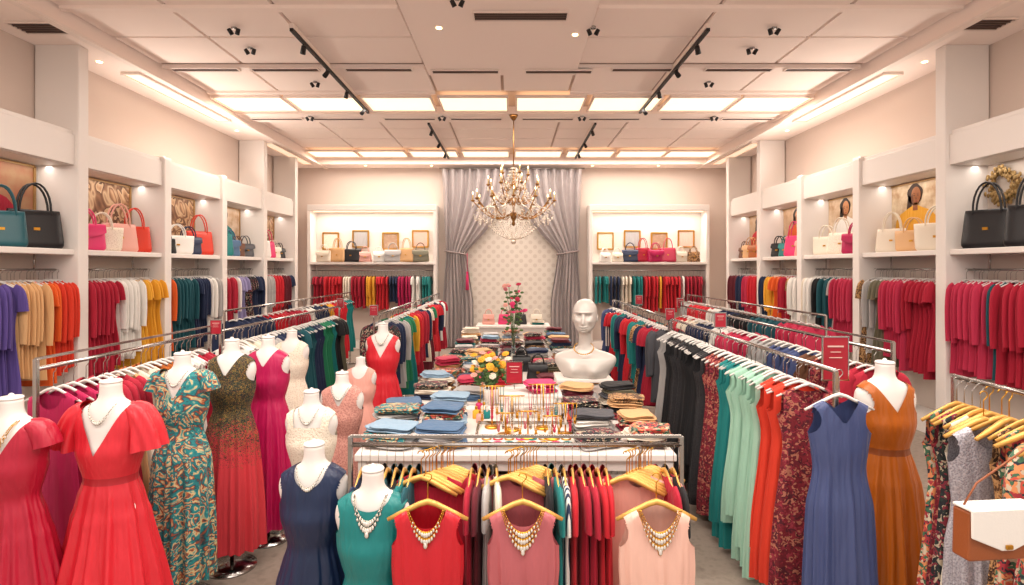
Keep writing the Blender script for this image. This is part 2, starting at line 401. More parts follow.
vent(.1,6.55,1.1,.22,5.145); vent(-5.5,6.5,.5,.3); vent(5.4,6.4,.5,.3)
for x in(-4.6,-3.4,-2.0,-.7,.7,2.0,3.4,4.6): vent(x,8.4,1.0,.13,5.175 if abs(x)>1 else 5.145); vent(x,10.95,1.0,.13,5.115)
def track(x,y0,y1,ys):
    e=put('track_light',None,None,(x,y0,5.14),label='black ceiling track carrying small adjustable spotlights',cat='track light',group='ceiling light tracks')
    boxpart('track',(0,(y1-y0)/2,0),(.045,y1-y0,.04),M_BLACK,e,.004)
    boxpart('mounting_plate',(0,(y1-y0)/2,.05),(.06,y1-y0,.06),M_CEIL,e,.004)
    for i,y in enumerate(ys):
        o=MB(); o.tube([(0,0,0),(0,0,-.05)],.008,8); 
        put('stem',o,M_BLACK,(0,y-y0,-.02),parent=e)
        h=MB().lathe([(.01,.06),(.03,.055),(.036,-.05),(.03,-.045),(.02,-.01)],16,capt=True)
        put('spotlight_head',h,M_BLACK,(0,y-y0,-.10),parent=e,rot3=(.5*(-1)**i,.4 if x<0 else -.4,0))
track(-2.72,6.9,10.6,[7.3,8.2,9.2,10.2]); track(2.42,6.9,10.6,[7.3,8.2,9.2,10.2]); track(-1.7,11.4,15,[11.8,13,14.2]); track(1.7,11.4,15,[11.8,13,14.2])
def spotcan(x,y,z=5.0):
    e=put('ceiling_spotlight',None,None,(x,y,z),label='small twin spotlight mounted on the ceiling',cat='ceiling light',group='ceiling spotlights',scale=.7)
    put('base',MB().lathe([(.05,.02),(.05,-.02),(.03,-.03)],16),M_CHROME,parent=e)
    for s in(-1,1): put('spotlight_head',MB().lathe([(.015,.05),(.035,.045),(.04,-.06),(.03,-.05)],14),M_BLACK,(s*.07,0,-.07),parent=e,rot3=(.4,s*.5,0))
for x,y in((-2.1,6.0),(2.0,6.0),(-3.5,7.05),(3.3,7.05),(-3.6,7.7),(3.3,7.7),(-3.2,9.1),(3.2,9.1)): spotcan(x,y,5.23)
for x,y in((-.6,6.15),(1.0,6.9)): spotcan(x,y,5.16)
for x,y in((-3.9,10.8),(3.9,10.8),(1.35,10.8),(-1.35,10.8)): spotcan(x,y,5.13)
dl=MB().lathe([(.035,0),(.035,-.008),(.025,-.01)],20).mesh('downlight')
for x,y,z in[(-5.6,5.9,5),(-5.6,7.6,5),(5.6,5.9,5),(5.6,7.6,5),(-.9,6.9,5.16),(.8,7.1,5.16),(-5.6,11.4,5),(5.6,11.4,5),(-2.2,15.3,5),(2.2,15.3,5),(-4,15.3,5),(4,15.3,5)]:
    put('recessed_downlight',dl,[M_BULB],(x,y,z),label='small round glowing recessed downlight',cat='ceiling light',group='recessed downlights')
# ---------------------------------------------------------------- bags
BT={}
def bagt(key,w,h,d,top,handle_h,flap):
    mb=MB(); rows=[]
    for i in range(13):
        t=i/12; e=min(1,math.sin(min(1,t*8)*pi/2)); e2=min(1,(1-t)*10)**.5 if t>.9 else 1
        hw=w/2*(1-(1-top)*t)*(.9+.1*e); hd=d/2*(1-.55*t)*(.8+.2*e)*(.5+.5*e2)
        rows.append(((hw,hd),h*t))
    mb.lathe(rows,32,sq=4.5); body=mb.mesh('bag_body')
    hs=[]
    for s in(-1,1):
        pts=[(-w*.26,s*d*.2,h*.72)]+[(-w*.26*math.cos(pi*i/12),s*(d*.2+.01*math.sin(pi*i/12)),h*.98+handle_h*math.sin(pi*i/12)) for i in range(13)]+[(w*.26,s*d*.2,h*.72)]
        hs.append(MB().tube(pts,.009,8).mesh('bag_handle'))
    fl=MB()
    if flap:
        vs=[];fs=[]; n=12
        for i in range(7):
            t=i/6
            for j in range(n+1):
                u=j/n*2-1; x=u*w/2*top*(1.0); z=h*1.0-t*h*.5*(1-.35*u*u); y=-d*.27-.028*math.sin(t*pi/2)-.012
                if i==0: y=0
                vs.append((x,y,z+ (.006 if i<2 else 0)))
        for i in range(6):
            for j in range(n): a=i*(n+1)+j; fs.append((a,a+1,a+n+2,a+n+1))
        fl.add(vs,fs)
        fl=fl.mesh('bag_flap')
    else: fl=None
    cl=MB().box((0,-d*.40 if not flap else -d*.27-.05,h*.5),(.04,.010,.024)).mesh('bag_clasp')
    BT[key]=(body,hs,fl,cl)
bagt('tote',.40,.34,.16,.86,.24,False); bagt('satchel',.38,.26,.15,.92,.16,True); bagt('small',.30,.22,.12,.8,.12,True); bagt('trapeze',.40,.28,.16,1.12,.17,False)
def leather(k):
    d=FAB[k]; return mat('leather_'+k,d[1],.38,0,0,d[2] if len(d)>2 else None,d[3] if len(d)>3 else None,d[4] if len(d)>4 else 10,.12,90)
def bag(kind,k,loc,rot,place,group,sc=1,two=None):
    body,hs,fl,cl=BT[kind]
    nm={'tote':'tote','satchel':'satchel','small':'flap','trapeze':'wide-topped'}[kind]
    e=put('handbag',None,None,loc,rot,label=f"{FAB[k][0]} leather {nm} handbag {place}",cat='handbag',group=group,scale=sc)
    put('bag_body',body,[leather(two or k)],parent=e)
    for h in hs: put('handle',h,[leather(k)],parent=e)
    if fl: put('flap',fl,[leather(k)],parent=e)
    put('clasp',cl,[M_GOLD],parent=e)
    return e
# ---------------------------------------------------------------- side wall cabinets
def poster(loc,rot,w,h,bg,skin,hair,cloth,seed):
    rn=random.Random(seed)
    e=put('poster',None,None,loc,rot,label='framed fashion print of a person inside a shelf bay' if cloth else 'framed abstract brown print inside a shelf bay',cat='poster',group='fashion prints in the shelf bays')
    mb=MB().box((0,0,h/2),(w,.03,.03)).box((0,0,-h/2),(w,.03,.03)).box((-w/2,0,0),(.03,.03,h)).box((w/2,0,0),(.03,.03,h)); put('frame',mb,mat('frame_gold','#a8824f',.4,.3,bump=.01),parent=e)
    if not cloth:
        boxpart('print_sheet',(0,.004,0),(w,.008,h),mat('abstract_'+bg,'#'+bg,.6,pattern='paisley',cols=['#b98e68','#7d5236','#cfae88','#8a5f40','#5a3a26'],scale=1.1),e,0); return
    boxpart('print_sheet',(0,.004,0),(w,.008,h),mat('print_bg_'+bg,'#'+bg,.6,pattern='noise',cols=['#b08a66','#'+bg,'#8a6446'],scale=5),e,0)
    cx=rn.uniform(-.12,.12)
    def ov(x,z,a,b,n=24,t0=0): return [(x+a*math.cos(2*pi*i/n+t0),z+b*math.sin(2*pi*i/n+t0)) for i in range(n)]
    zo=.02
    m=MB(); m.poly([(cx-.46,-h/2+.02),(cx+.46,-h/2+.02),(cx+.40,-.06),(cx+.30,.03),(cx+.14,.085),(cx+.06,.12),(cx,.07),(cx-.06,.12),(cx-.16,.08),(cx-.3,.02),(cx-.40,-.08)],0,.003)
    m2=MB(); m2.poly([(cx-.01+.155*math.cos(t)*(1+.05*math.sin(5*t)),.27+zo+.155*math.sin(t)*(1+.04*math.cos(4*t))) for t in [2*pi*i/40 for i in range(40)]],0,.003)
    m2.poly([(cx-.15,.28),(cx-.18,.06),(cx-.12,-.06),(cx-.05,.25)],0,.003)
    m3=MB(); m3.poly([(cx+.02+.095*math.cos(t)*(1-.2*max(0,-math.sin(t))),.24+zo+.135*math.sin(t)) for t in [2*pi*i/30 for i in range(30)]],0,.003)
    m3.poly([(cx-.04,.05),(cx+.055,.05),(cx+.05,.16),(cx-.035,.16)],0,.003)
    m4=MB()
    for s in(-1,1): m4.poly(ov(cx+.025+s*.038,.268,.016,.007,10),0,.002); m4.poly([(cx+.025+s*.018,.292),(cx+.025+s*.06,.291),(cx+.025+s*.056,.297),(cx+.025+s*.02,.299)][::s],0,.002)
    m4.poly([(cx+.02,.215),(cx+.034,.213),(cx+.027,.245)],0,.002)
    m4.poly(ov(cx+.026,.183,.024,.009,10),1,.002)
    m5=MB(); m5.poly([(cx-.075,.26),(cx-.07,.19),(cx-.02,.12),(cx-.03,.2),(cx-.045,.3)],0,.002)
    put('printed_hair',m2,mat('print_hair_'+hair,'#'+hair,.6,bump=.01),(0,-.006,0),parent=e)
    put('printed_clothes',m,fab(cloth),(0,-.009,0),parent=e)
    put('printed_face',m3,mat('print_skin_'+skin,'#'+skin,.6,pattern='noise',cols=['#'+skin,'#c08a60'],scale=6),(0,-.012,0),parent=e)
    put('printed_features',m4,[mat('print_dark','#4a2a1e',.6,bump=.01),mat('print_lip','#8f3a34',.6,bump=.01)],(0,-.015,0),parent=e)
    put('printed_shade',m5,mat('print_shade','#6b4028',.6,bump=.01),(0,-.0135,0),parent=e)
YB=[5.35,7.1,8.85,10.6,12.35]; BW=1.75
def bay(s,i,y0):
    e=put('display_cabinet',None,None,(s*5.75,y0,0),label='white wall cabinet bay with bag shelf, header and rail',cat='cabinet',group='wall display cabinets')
    tall = i in(1,4)
    H=5.0 if tall else 3.95
    boxpart('upright',(s*-.045,0,H/2),(.55,.17,H),M_WHITE,e,.012)
    boxpart('back_panel',(s*.225,BW/2,1.95),(.03,BW-.17,3.9),M_PANEL,e,0)
    boxpart('header',(s*-.23,BW/2,3.68),(.09,BW-.17,.38),M_WHITE,e,.008)
    boxpart('top_board',(s*-.02,BW/2,3.9),(.45,BW-.17,.05),M_WHITE,e,.006)
    boxpart('soffit',(s*-.0,BW/2,3.5),(.42,BW-.17,.03),M_WHITE,e,.0)
    boxpart('shelf',(s*-.02,BW/2,2.4),(.5,BW-.17,.07),M_WHITE,e,.008)
    boxpart('plinth',(s*-.02,BW/2,.1),(.46,BW-.17,.2),M_WHITE,e,.006)
    mb=MB().tube([(s*-.03,.085,2.18),(s*-.03,BW-.085,2.18)],.014,10); put('hanging_rail',mb,M_CHROME,parent=e)
    mb=MB(); 
    for yy in(.4,BW-.4): mb.tube([(s*-.03,yy,2.18),(s*-.03,yy,2.37)],.008,8)
    put('rail_bracket',mb,M_CHROME,parent=e)
for s in(-1,1):
    for i,y in enumerate(YB): bay(s,i,y)
    e=put('cabinet_end_panel',None,None,(s*5.7,14.1,0),label='tall white end panel closing the wall cabinets',cat='cabinet')
    boxpart('panel',(0,0,2.5),(.55,.17,5.0),M_WHITE,e,.01)
WK=['shirt','long_blouse','short_dress','shirt']
LW=[[('navy',3),('purple',5),('tan',4),('orange',2),('redorange',3)],[('crimson',6),('white',5),('yellow',5)],
 [('orange',1),('dkteal',6),('navy',4),('white',2),('grey',2)],[('crimson',3),('white',1),('lilac',3),('darkfloral',3),('navy',3)],[('grey',3),('red',4),('burg',3),('navy',3)]]
RW=[[('floral',2),('crimson',6),('dkteal',1),('rose',6)],[('crimson',6),('rose',4),('olive',2),('grey',2),('leopard',1)],
 [('rose',5),('grey',1),('dkteal',2),('black',2),('white',3),('cream',1)],[('white',2),('leopard',1),('crimson',3),('orange',3),('yellow',2),('navy',2)],[('red',3),('rose',3),('navy',3),('burg',4)]]
for s,SQ in((-1,LW),(1,RW)):
    for i,y in enumerate(YB):
        fill('y',s*5.66,y+.115,y+BW-.105,2.045,SQ[i],'clothes on the wall rails','on wall rail',WK,sc=1.12,sz=1.16,dn=1.4,yt=.55)
LB=[[('tote','dkteal',1.2),('tote','black',1.4)],[('satchel','hotpink',1.3),('trapeze','lace',1.2),('tote','pink',1.25),('tote','redorange',1.2)],
 [('small','black',1.2),('trapeze','white',1.2),('satchel','navy',1.2),('tote','redorange',1.25)],[('tote','teal',1.2),('satchel','denim',1.2),('small','brown',1.2),('satchel','dkgrey',1.2)],[('tote','white',1.2),('tote','hotpink',1.2),('satchel','cream',1.1),('small','black',1.2)]]
RB=[[('tote','black',1.3),('tote','black',1.3)],[('trapeze','cream',1.3),('trapeze','tan',1.1),('tote','cream',1.1)],[('satchel','magenta',1.3),('tote','lace',1.2),('trapeze','cream',1.2)],
 [('small','pink',1.3),('tote','hotpink',1.2),('small','teal',1.3),('small','black',1.3)],[('small','orange',1.3),('satchel','rust',1.2),('satchel','tan',1.2),('small','brown',1.2)]]
for s,SQ in((-1,LB),(1,RB)):
    for i,y in enumerate(YB):
        n=len(SQ[i])
        for j,(kd,k,sc) in enumerate(SQ[i]):
            if i==0: yy=y+[.92,1.35][j] if s<0 else y+[.72,1.30][j]
            else: yy=y+.2+(BW-.4)*(j+.5)/n
            sv=(sc*R.uniform(.92,1.05),sc,sc*R.uniform(.9,1.08))
            bag(kd,k,(s*(5.72 if i or s<0 else 5.66),yy,2.436),(-s)*math.radians(55+R.uniform(-12,12)),'on white wall shelf','handbags on the wall shelves',sv)
for s,i,bg,sk,hr,cl in((-1,0,'a8684c','a8683f','1a100c','crimson'),(-1,1,'d2b48e','','',None),(-1,2,'c8a67c','','',None),(-1,3,'dcc4ac','d09a72','241814','teal'),(-1,4,'bfa48c','','',None),
    (1,1,'ead8b8','94582f','3a2418','yellow'),(1,2,'dcc4a8','b87848','2a1810','white'),(1,3,'d0ae8e','c68a5e','2d1c14','orange'),(1,4,'c4aa8e','b07650','20140f','red')):
    poster((s*5.945,YB[i]+BW*(.58 if s<0 else .62),3.0),(-s)*pi/2,1.2,.92,bg,sk,hr,cl,i*3+s)
rn=random.Random(4); mb=MB()
mb.tube([(.17*math.cos(a*pi/12),0,.17*math.sin(a*pi/12)) for a in range(24)],.02,6,closed=True)
for i in range(140):
    a=rn.uniform(0,2*pi); r=.17+rn.uniform(-.06,.07); mb.ball((r*math.cos(a),-.02+rn.uniform(-.03,.02),r*math.sin(a)),(.022,.012,.03),6)
put('wreath',mb,mat('dried_gold','#7d5a32',.7,pattern='noise',cols=['#9c7c48','#4b351c'],scale=20),(5.93,6.75,3.2),-pi/2,label='dried golden flower wreath hung on the cabinet back',cat='wreath')
# ---------------------------------------------------------------- back wall
def niche(x0,x1,seqL,bags,g):
    w=x1-x0; cx=(x0+x1)/2
    e=put('wall_niche_cabinet',None,None,(cx,15.3,0),label='bright white display niche cabinet with bag shelf and rail',cat='cabinet',group='end wall niche cabinets')
    boxpart('back_panel',(0,.36,2.95),(w,.03,1.9),mat('niche_back','#e2d7cd',.5,bump=.01),e,0)
    for sx in(-1,1): boxpart('upright',(sx*(w/2-.04),.12,1.95),(.09,.48,3.9),M_WHITE,e,.01)
    boxpart('header',(0,.12,3.84),(w,.5,.16),M_WHITE,e,.01)
    boxpart('shelf',(0,.1,2.33),(w-.1,.5,.07),M_WHITE,e,.008)
    boxpart('light_strip',(0,.1,3.75),(w-.2,.05,.02),M_LIGHT,e,0)
    boxpart('plinth',(0,.12,.1),(w-.1,.46,.2),M_WHITE,e,.006)
    put('hanging_rail',MB().tube([(-w/2+.06,0,2.13),(w/2-.06,0,2.13)],.014,10),M_CHROME,parent=e)
    area((cx,15.2,3.7),w-.4,.15,32,(.15,0,0))
    fill('x',15.3,x0+.15,x1-.15,1.985,seqL,g,'on end rail',['shirt','blouse','short_dress','long_blouse'],sc=.98,dn=1.3)
    n=len(bags)
    for j,(kd,k,sc) in enumerate(bags):
        bag(kd,k,(x0+.25+(w-.5)*(j+.5)/n,15.22,2.366),R.uniform(-.25,.25),'on lit niche shelf','handbags on the niche shelves',sc*1.25)
    for j in range(4):
        x=x0+.5+(w-1.0)*j/3
        p=put('framed_picture',None,None,(x,15.60,2.95+.06*(j%2)),label='small framed abstract picture on the niche back',cat='picture',group='framed pictures in the niches',scale=1.25)
        mb=MB().box((0,0,.18),(.36,.03,.03)).box((0,0,-.18),(.36,.03,.03)).box((-.17,0,0),(.03,.03,.36)).box((.17,0,0),(.03,.03,.36)); put('frame',mb,M_GOLD,parent=p)
        boxpart('canvas',(0,.005,0),(.33,.01,.34),[fab('lace'),fab('grey'),mat('canvas_warm','#c9ae90',.7,pattern='noise',cols=['#a5836a','#e0cdb6'],scale=8),fab('blush')][j],p,0)
niche(-5.55,-2.05,[('crimson',3),('red',4),('cream',2),('crimson',3),('yellow',2),('red',3),('navy',2),('magenta',3),('white',2),('teal',2)],
 [('satchel','cream',.9),('tote','tan',.9),('trapeze','black',1),('small','pink',1),('small','white',1),('satchel','grey',1),('tote','tan',.9),('satchel','olive',1)],'clothes on the end wall rails')
niche(2.1,5.35,[('teal',3),('navy',2),('cream',2),('teal',2),('red',3),('yellow',1),('red',4),('white',1),('crimson',4)],
 [('small','white',.9),('small','cream',.9),('satchel','navy',1),('tote','crimson',.9),('satchel','magenta',1),('tote','rose',.9),('small','cream',1),('small','leopard',1)],'clothes on the end wall rails')
boxpart('quilted_wall_panel',(0,15.67,2.4),(3.2,.05,4.7),M_QUILT,None,.01,label='pale quilted damask wall panel with diamond pattern',cat='wall panel')
def curtain(s):
    vs=[];fs=[];nu,nv=96,60
    for i in range(nv+1):
        t=i/nv; z=4.92*(1-t)+.03*t
        zt=2.62
        if z>zt:
            q=(4.92-z)/(4.92-zt); e=q**1.35; e=e*e*(3-2*e)*.3+e*.7
            inner=.02+(1.26-.02)*e; outer=1.92-(.1)*q
            am=.07*(1-.5*q)
        else:
            q=(zt-z)/zt; inner=1.26-.2*min(1,q*2.0); outer=1.82+.1*min(1,q*2); am=.04+.03*q
        for j in range(nu+1):
            u=j/nu; sag=-(.5*math.sin(pi*min(1,(4.92-z)/(4.92-zt)))*(1-u)**1.2*.45 if z>zt else 0)
            x=inner+(outer-inner)*u+.012*math.sin(u*60+z)
            vs.append((s*x,15.42+am*math.sin(u*2*pi*8+.6*math.sin(z*2))+.012*math.sin(u*71),z+sag))
    for i in range(nv):
        for j in range(nu): a=i*(nu+1)+j; fs.append((a,a+1,a+nu+2,a+nu+1) if s<0 else (a+1,a,a+nu+1,a+nu+2))
    o=put('curtain',None,None,(0,0,0),label='silver grey satin curtain swept aside and tied back',cat='curtain',group='satin curtains')
    put('drape',MB().add(vs,fs),M_SATC,parent=o)
    pts=[(s*(1.54+.3*math.cos(2*pi*k/16)),15.42+.11*math.sin(2*pi*k/16),2.62+.05*math.cos(2*pi*k/16)) for k in range(16)]
    put('tieback',MB().tube(pts,.025,8,closed=True),mat('tieback','#8f817e',.4,bump=.1),parent=o)
    if s<0:
        mb=MB().tube([(0,0,.27),(0,0,-.25)],.006,6).ball((0,0,-.28),.035,10).lathe([(.02,-.3),(.035,-.36),(.05,-.75)],14)
        put('tassel',mb,fab('hotpink'),(-1.22,15.28,2.35),parent=o,label='hot pink tassel')
curtain(-1); curtain(1)
e=put('curtain_rod',MB().tube([(-2.0,15.42,4.94),(2.0,15.42,4.94)],.02,10),M_CHROME,label='slim metal curtain rod below the ceiling',cat='curtain rod')
# ---------------------------------------------------------------- chandelier
ch=put('chandelier',None,None,(.03,10.7,3.12),label='antique brass candle chandelier with curved arms and crystal drops',cat='chandelier')
put('rod',MB().tube([(0,0,.9),(0,0,1.95)],.010,8),M_BRASS,parent=ch)
put('ceiling_rose',MB().lathe([(.03,1.90),(.07,1.96),(.09,2.0)],20),M_BRASS,parent=ch)
put('column',MB().lathe([(.01,-.12),(.04,-.08),(.02,-.03),(.06,.04),(.07,.09),(.03,.15),(.02,.25),(.04,.33),(.02,.42),(.018,.6),(.045,.68),(.02,.74),(.015,.9),(.01,.95)],20),M_BRASS,parent=ch)
def armmesh(Rr,z0,up):
    pts=[]
    for i in range(15):
        t=i/14; r=.04+(Rr-.04)*t; z=z0-.14*math.sin(t*pi*1.15)+up*t*t
        pts.append((r,0,z))
    return MB().tube(pts,.010,8).tube([(Rr*.45+.05*math.cos(a*.5),0,z0-.02+.05*math.sin(a*.5)) for a in range(11)],.006,6).mesh('arm'),pts[-1]
a1,e1=armmesh(.78,.14,.16); a2,e2=armmesh(.5,.42,.16); a3,e3=armmesh(.28,.68,.12)
cup=MB().lathe([(.012,-.02),(.038,0),(.042,.015),(.02,.02)],14).mesh('cup'); cd=MB().lathe([(.012,.02),(.012,.12),(.006,.122)],10).mesh('candle'); bl=MB().lathe([(.004,.12),(.010,.14),(.008,.155),(.001,.18)],10).mesh('flame_bulb')
dp=MB().lathe([(.001,-.11),(.018,-.065),(.011,-.02),(.001,0)],6).ball((0,0,.01),.012,6).mesh('crystal_drop')
for n,mm,ee,off in((12,a1,e1,0),(8,a2,e2,.3),(5,a3,e3,.1)):
    for i in range(n):
        a=off+2*pi*i/n; put('arm',mm,[M_BRASS],(0,0,0),a,parent=ch)
        p=(ee[0]*math.cos(a),ee[0]*math.sin(a),ee[2])
        put('candle_cup',cup,[M_BRASS],p,parent=ch); put('candle',cd,[mat('candle_ivory','#c4a66c',.5,bump=.01)],p,parent=ch); put('flame_bulb',bl,[M_BULB],p,parent=ch)
        for rr,dz in((1,-.03),(.72,-.12),(.45,-.14)): put('crystal_drop',dp,[M_CRYS],(p[0]*rr,p[1]*rr,ee[2]+dz-(.04 if rr<1 else 0)),parent=ch)
mb=MB()
for i in range(20):
    a=2*pi*i/20
    for k in range(24):
        t=k/23; r=.05+.66*t; z=.98-.8*t-.22*math.sin(t*pi); mb.ball((r*math.cos(a),r*math.sin(a),z),.0125,6)
    for k in range(16):
        t=k/15; r=.62*(1-t)+.03; z=.05-.42*math.sin(t*pi/2); mb.ball((r*math.cos(a+.2),r*math.sin(a+.2),z),.0125,6)
    for k in range(6): mb.ball((.66*math.cos(a+.1),.66*math.sin(a+.1),.08-.035*k),(.012,.012,.016),6)
for i in range(12):
    a=2*pi*i/12;b=2*pi*(i+1)/12
    for k in range(9):
        t=k/8; x=.77*(math.cos(a)*(1-t)+math.cos(b)*t); y=.77*(math.sin(a)*(1-t)+math.sin(b)*t); mb.ball((x,y,.14-.14*math.sin(t*pi)),.012,6)
mb.ball((0,0,-.42),.05,10)
put('crystal_garland',mb,M_CRYS,parent=ch,kind='stuff')
# ---------------------------------------------------------------- racks
def rack(x0,y0,x1,y1,z,label='chrome clothes rack with slim uprights and a rail',ub=0,foot=.5):
    L=math.hypot(x1-x0,y1-y0); a=math.atan2(y1-y0,x1-x0)
    e=put('clothes_rack',None,None,(x0,y0,0),a,label=label,cat='clothes rack',group='chrome clothes racks')
    put('top_rail',MB().tube([(0,0,z),(L,0,z)],.013,10),M_CHROME,parent=e)
    if ub: put('upper_bar',MB().box((L/2,0,z+ub),(L,.02,.014)),M_CHROME,parent=e)
    put('lower_bar',MB().tube([(0,0,.12),(L,0,.12)],.012,8),M_CHROME,parent=e)
    n=max(2,int(L/2.4)+1)
    for i in range(n):
        x=L*i/(n-1)
        put('upright',MB().box((x,0,(z+ub)/2),(.024,.024,z+ub)),M_CHROME,parent=e,bevel=.003)
        put('foot',MB().box((x,0,.02),(.04,foot,.03)),M_CHROME,parent=e,bevel=.006)
    return e
ZR=1.62; ZN=ZR-.142
rack(-2.72,3.2,-2.70,5.0,ZR,ub=.06); rack(-2.68,5.15,-2.62,8.5,ZR); rack(-1.75,7.1,-1.72,13.2,ZR-.02)
rack(1.82,3.15,1.82,6.4,ZR); rack(1.82,6.5,1.86,10.3,ZR); rack(2.37,2.15,2.37,3.0,ZR); rack(2.62,3.85,2.6,8.6,ZR,ub=.07)
rack(-3.75,7.3,-3.7,12.8,1.64); rack(3.7,6.6,3.7,11.8,1.64)
DK=['dress','dress','long_dress','short_dress']
pl='on floor rack'
fill('y',-2.72,3.3,4.95,ZN,[('magenta',3),('crimson',3),('tan',1),('cream',2),('rust',2),('grey',1),('white',2),('crimson',2)],'clothes on the aisle racks',pl,DK,dn=1.3,yt=.7)
fill('y',-2.65,5.25,8.4,ZN,[('white',2),('cream',2),('grey',2),('navy',6),('dkteal',4),('navy',3),('green',3),('teal',1),('black',2),('olive',2)],'clothes on the aisle racks',pl,DK,dn=1.4,yt=.7)
fill('y',-1.735,7.2,13.1,ZN-.02,[('darkfloral',2),('navy',2),('grey',2),('green',2),('teal',2),('yellow',1),('red',3),('crimson',3),('navy',2),('cream',2),('burg',2),('green',1),('red',4),('navy',3),('white',2),('crimson',3)],'clothes on the centre racks',pl,['dress','short_dress','shirt'],dn=1.4,yt=.75)
fill('y',1.82,3.42,6.35,ZN,[('burgfloral',1),('redorange',3),('mint',4),('teal',3),('burgfloral',3),('blacklace',2),('black',4),('blacklace',3),('black',2),('grey',2)],'clothes on the aisle racks',pl,['dress','long_dress','long_dress'],dn=1.4,yt=.7)
fill('y',1.84,6.55,10.2,ZN,[('dkgrey',2),('crimson',3),('navy',2),('leopard',2),('teal',3),('burgfloral',2),('red',3),('navy',3),('teal',3),('red',3),('stripe',1),('navy',3),('slate',3)],'clothes on the aisle racks',pl,['dress','short_dress','shirt'],dn=1.25,yt=.75)
fill('y',2.61,3.95,8.5,ZN,[('crimson',2),('burgfloral',3),('brown',2),('slate',4),('grey',3),('rose',4),('white',3),('navy',4),('cream',3),('red',3)],'clothes on the outer racks',pl,DK,dn=1.25,yt=.75)
fill('y',-3.72,7.4,12.7,1.5,[('navy',5),('red',4),('crimson',4),('white',3),('navy',4),('yellow',2),('red',5),('teal',3)],'clothes on the far racks',pl,['dress','short_dress','shirt'])
fill('y',3.7,6.7,11.7,1.5,[('rose',4),('dkteal',4),('black',3),('navy',4),('white',2),('red',5),('grey',3)],'clothes on the far racks',pl,['dress','short_dress','shirt'])
for k,kd,yy in(('floral','long_dress',2.96),('burgfloral','long_dress',2.91),('darkfloral','long_dress',2.86),('cream','dress',2.81),('leopard','long_dress',2.62),('floral','long_dress',2.57)):
    hang(kd,k,(2.35+(0.05 if yy<2.7 else 0),yy,ZN),R.uniform(-.05,.05),'clothes on the side rack',pl,M_HWOOD,.97,'gold',yt=.6)
def sign(x,y,z,w=.10,h=.13,rot=0,lab='small red card sign in a chrome holder on a rack'):
    e=put('rack_sign',None,None,(x,y,z),rot,label=lab,cat='sign',group='red rack signs')
    boxpart('card',(0,0,h/2),(w,.008,h),M_SIGN,e,.002)
    mb=MB().box((0,0,0),(w+.012,.012,.008)).box((0,0,h),(w+.012,.012,.008)).box((-w/2,0,h/2),(.006,.012,h)).box((w/2,0,h/2),(.006,.012,h)).tube([(0,0,0),(0,0,-.05)],.005,8)
    put('frame',mb,M_CHROME,parent=e)
    mb=MB()
    for k,ww in enumerate((.62,.4,.5)): mb.box((0,-.006,h*(.78-.13*k)),(w*ww,.003,h*.035 if k==0 else h*.018))
    put('printed_lines',mb,mat('print_white','#d9b8b0',.6,bump=.01),parent=e)
for x,y in((-2.68,5.07),(-2.62,8.55),(1.82,6.45),(2.6,8.65),(-1.74,7.05)): sign(x,y,ZR-.02)
for x,y in((1.84,5.0),(1.84,8.2)): sign(x+.02,y,ZR+.05)
sign(2.02,3.5,ZR-.12,.16,.27,0,'dark red lettered sign box standing on the rack')
# ---------------------------------------------------------------- mannequins
BM=MB().lathe([((w,d),z) for z,w,d in [(z,)+tuple(crom(BODY,z)) for z in [-.68+.78*i/40 for i in range(41)]]],40)
BMm=BM.mesh('mannequin_torso')
capm=MB().lathe([(.054,.098),(.056,.104),(.05,.112),(.012,.116),(.012,.125),(.004,.13)],24).mesh('neck_cap')
def ndist(x,z,off): 
    W_,D_=crom(BODY,z); q=max(0,1-(x/W_)**2); return -D_*math.sqrt(q)-off
def necklace(depth,wd,big,layers=1,off=.017,flat=None,n=30):
    mb=MB()
    for l in range(layers):
        dp=depth+l*.03
        P=[]
        for i in range(n+1):
            u=i/n*2-1; x=u*(wd+l*.006); z=-.008-dp*(1-abs(u)**2.2)
            y=ndist(x,z,off) if flat is None else -flat
            P.append((x,y,z))
        mb.tube(P,.0022,6,0)
        for i,p in enumerate(P):
            u=abs(i/n*2-1)
            if i%2 or u>.8:
                mb.ball((p[0],p[1]-.002,p[2]),.0035,6,0)
            else:
                r=.004+big*(1-u)**1.1
                mb.ball((p[0],p[1]-.003,p[2]-r*.9),(r*.75,r*.3,r*1.05),8,0)
                mb.ball((p[0],p[1]-.003-r*.25,p[2]-r*.9),(r*.52,r*.3,r*.78),8,1)
    if layers>1:
        z=-.008-(depth+(layers-1)*.03)-.03; y=ndist(0,z,off) if flat is None else -flat
        mb.ball((0,y-.004,z),(.012,.006,.018),10,0); mb.ball((0,y-.008,z),(.009,.005,.014),10,1)
    return mb.mesh('necklace')
NK={'big':necklace(.10,.075,.012,2),'mid':necklace(.085,.07,.008,1),'fringef':necklace(.10,.088,.012,3,flat=.07),'midf':necklace(.10,.08,.011,2,flat=.068),'long':necklace(.15,.095,.011,3,flat=.075)}
M_PEARL=mat('crystal_stone','#dcd8d0',.08,.2,bump=.01)
def mannequin(x,y,zn,dress,mats,label,neck=None,rot=0,sc=1,nm=(M_SILV,M_PEARL),dn='dress',pole=True):
    e=put('mannequin',None,None,(x,y,0),rot,label=label,cat='mannequin')
    put('torso',BMm,[M_MANN],(0,0,zn),parent=e,scale=sc); put('neck_cap',capm,[M_MANN],(0,0,zn),parent=e,scale=sc)
    put('pole',MB().tube([(0,0,.02),(0,0,zn-.66*sc)],.014,10),M_CHROME,parent=e)
    put('stand_base',MB().lathe([(.17,0),(.17,.012),(.03,.025)],28),M_CHROME,parent=e)
    put(dn,dress,mats,(0,0,zn),parent=e,scale=sc)
    if neck: put('necklace',NK[neck],list(nm),(0,0,zn),parent=e,scale=sc)
    return e
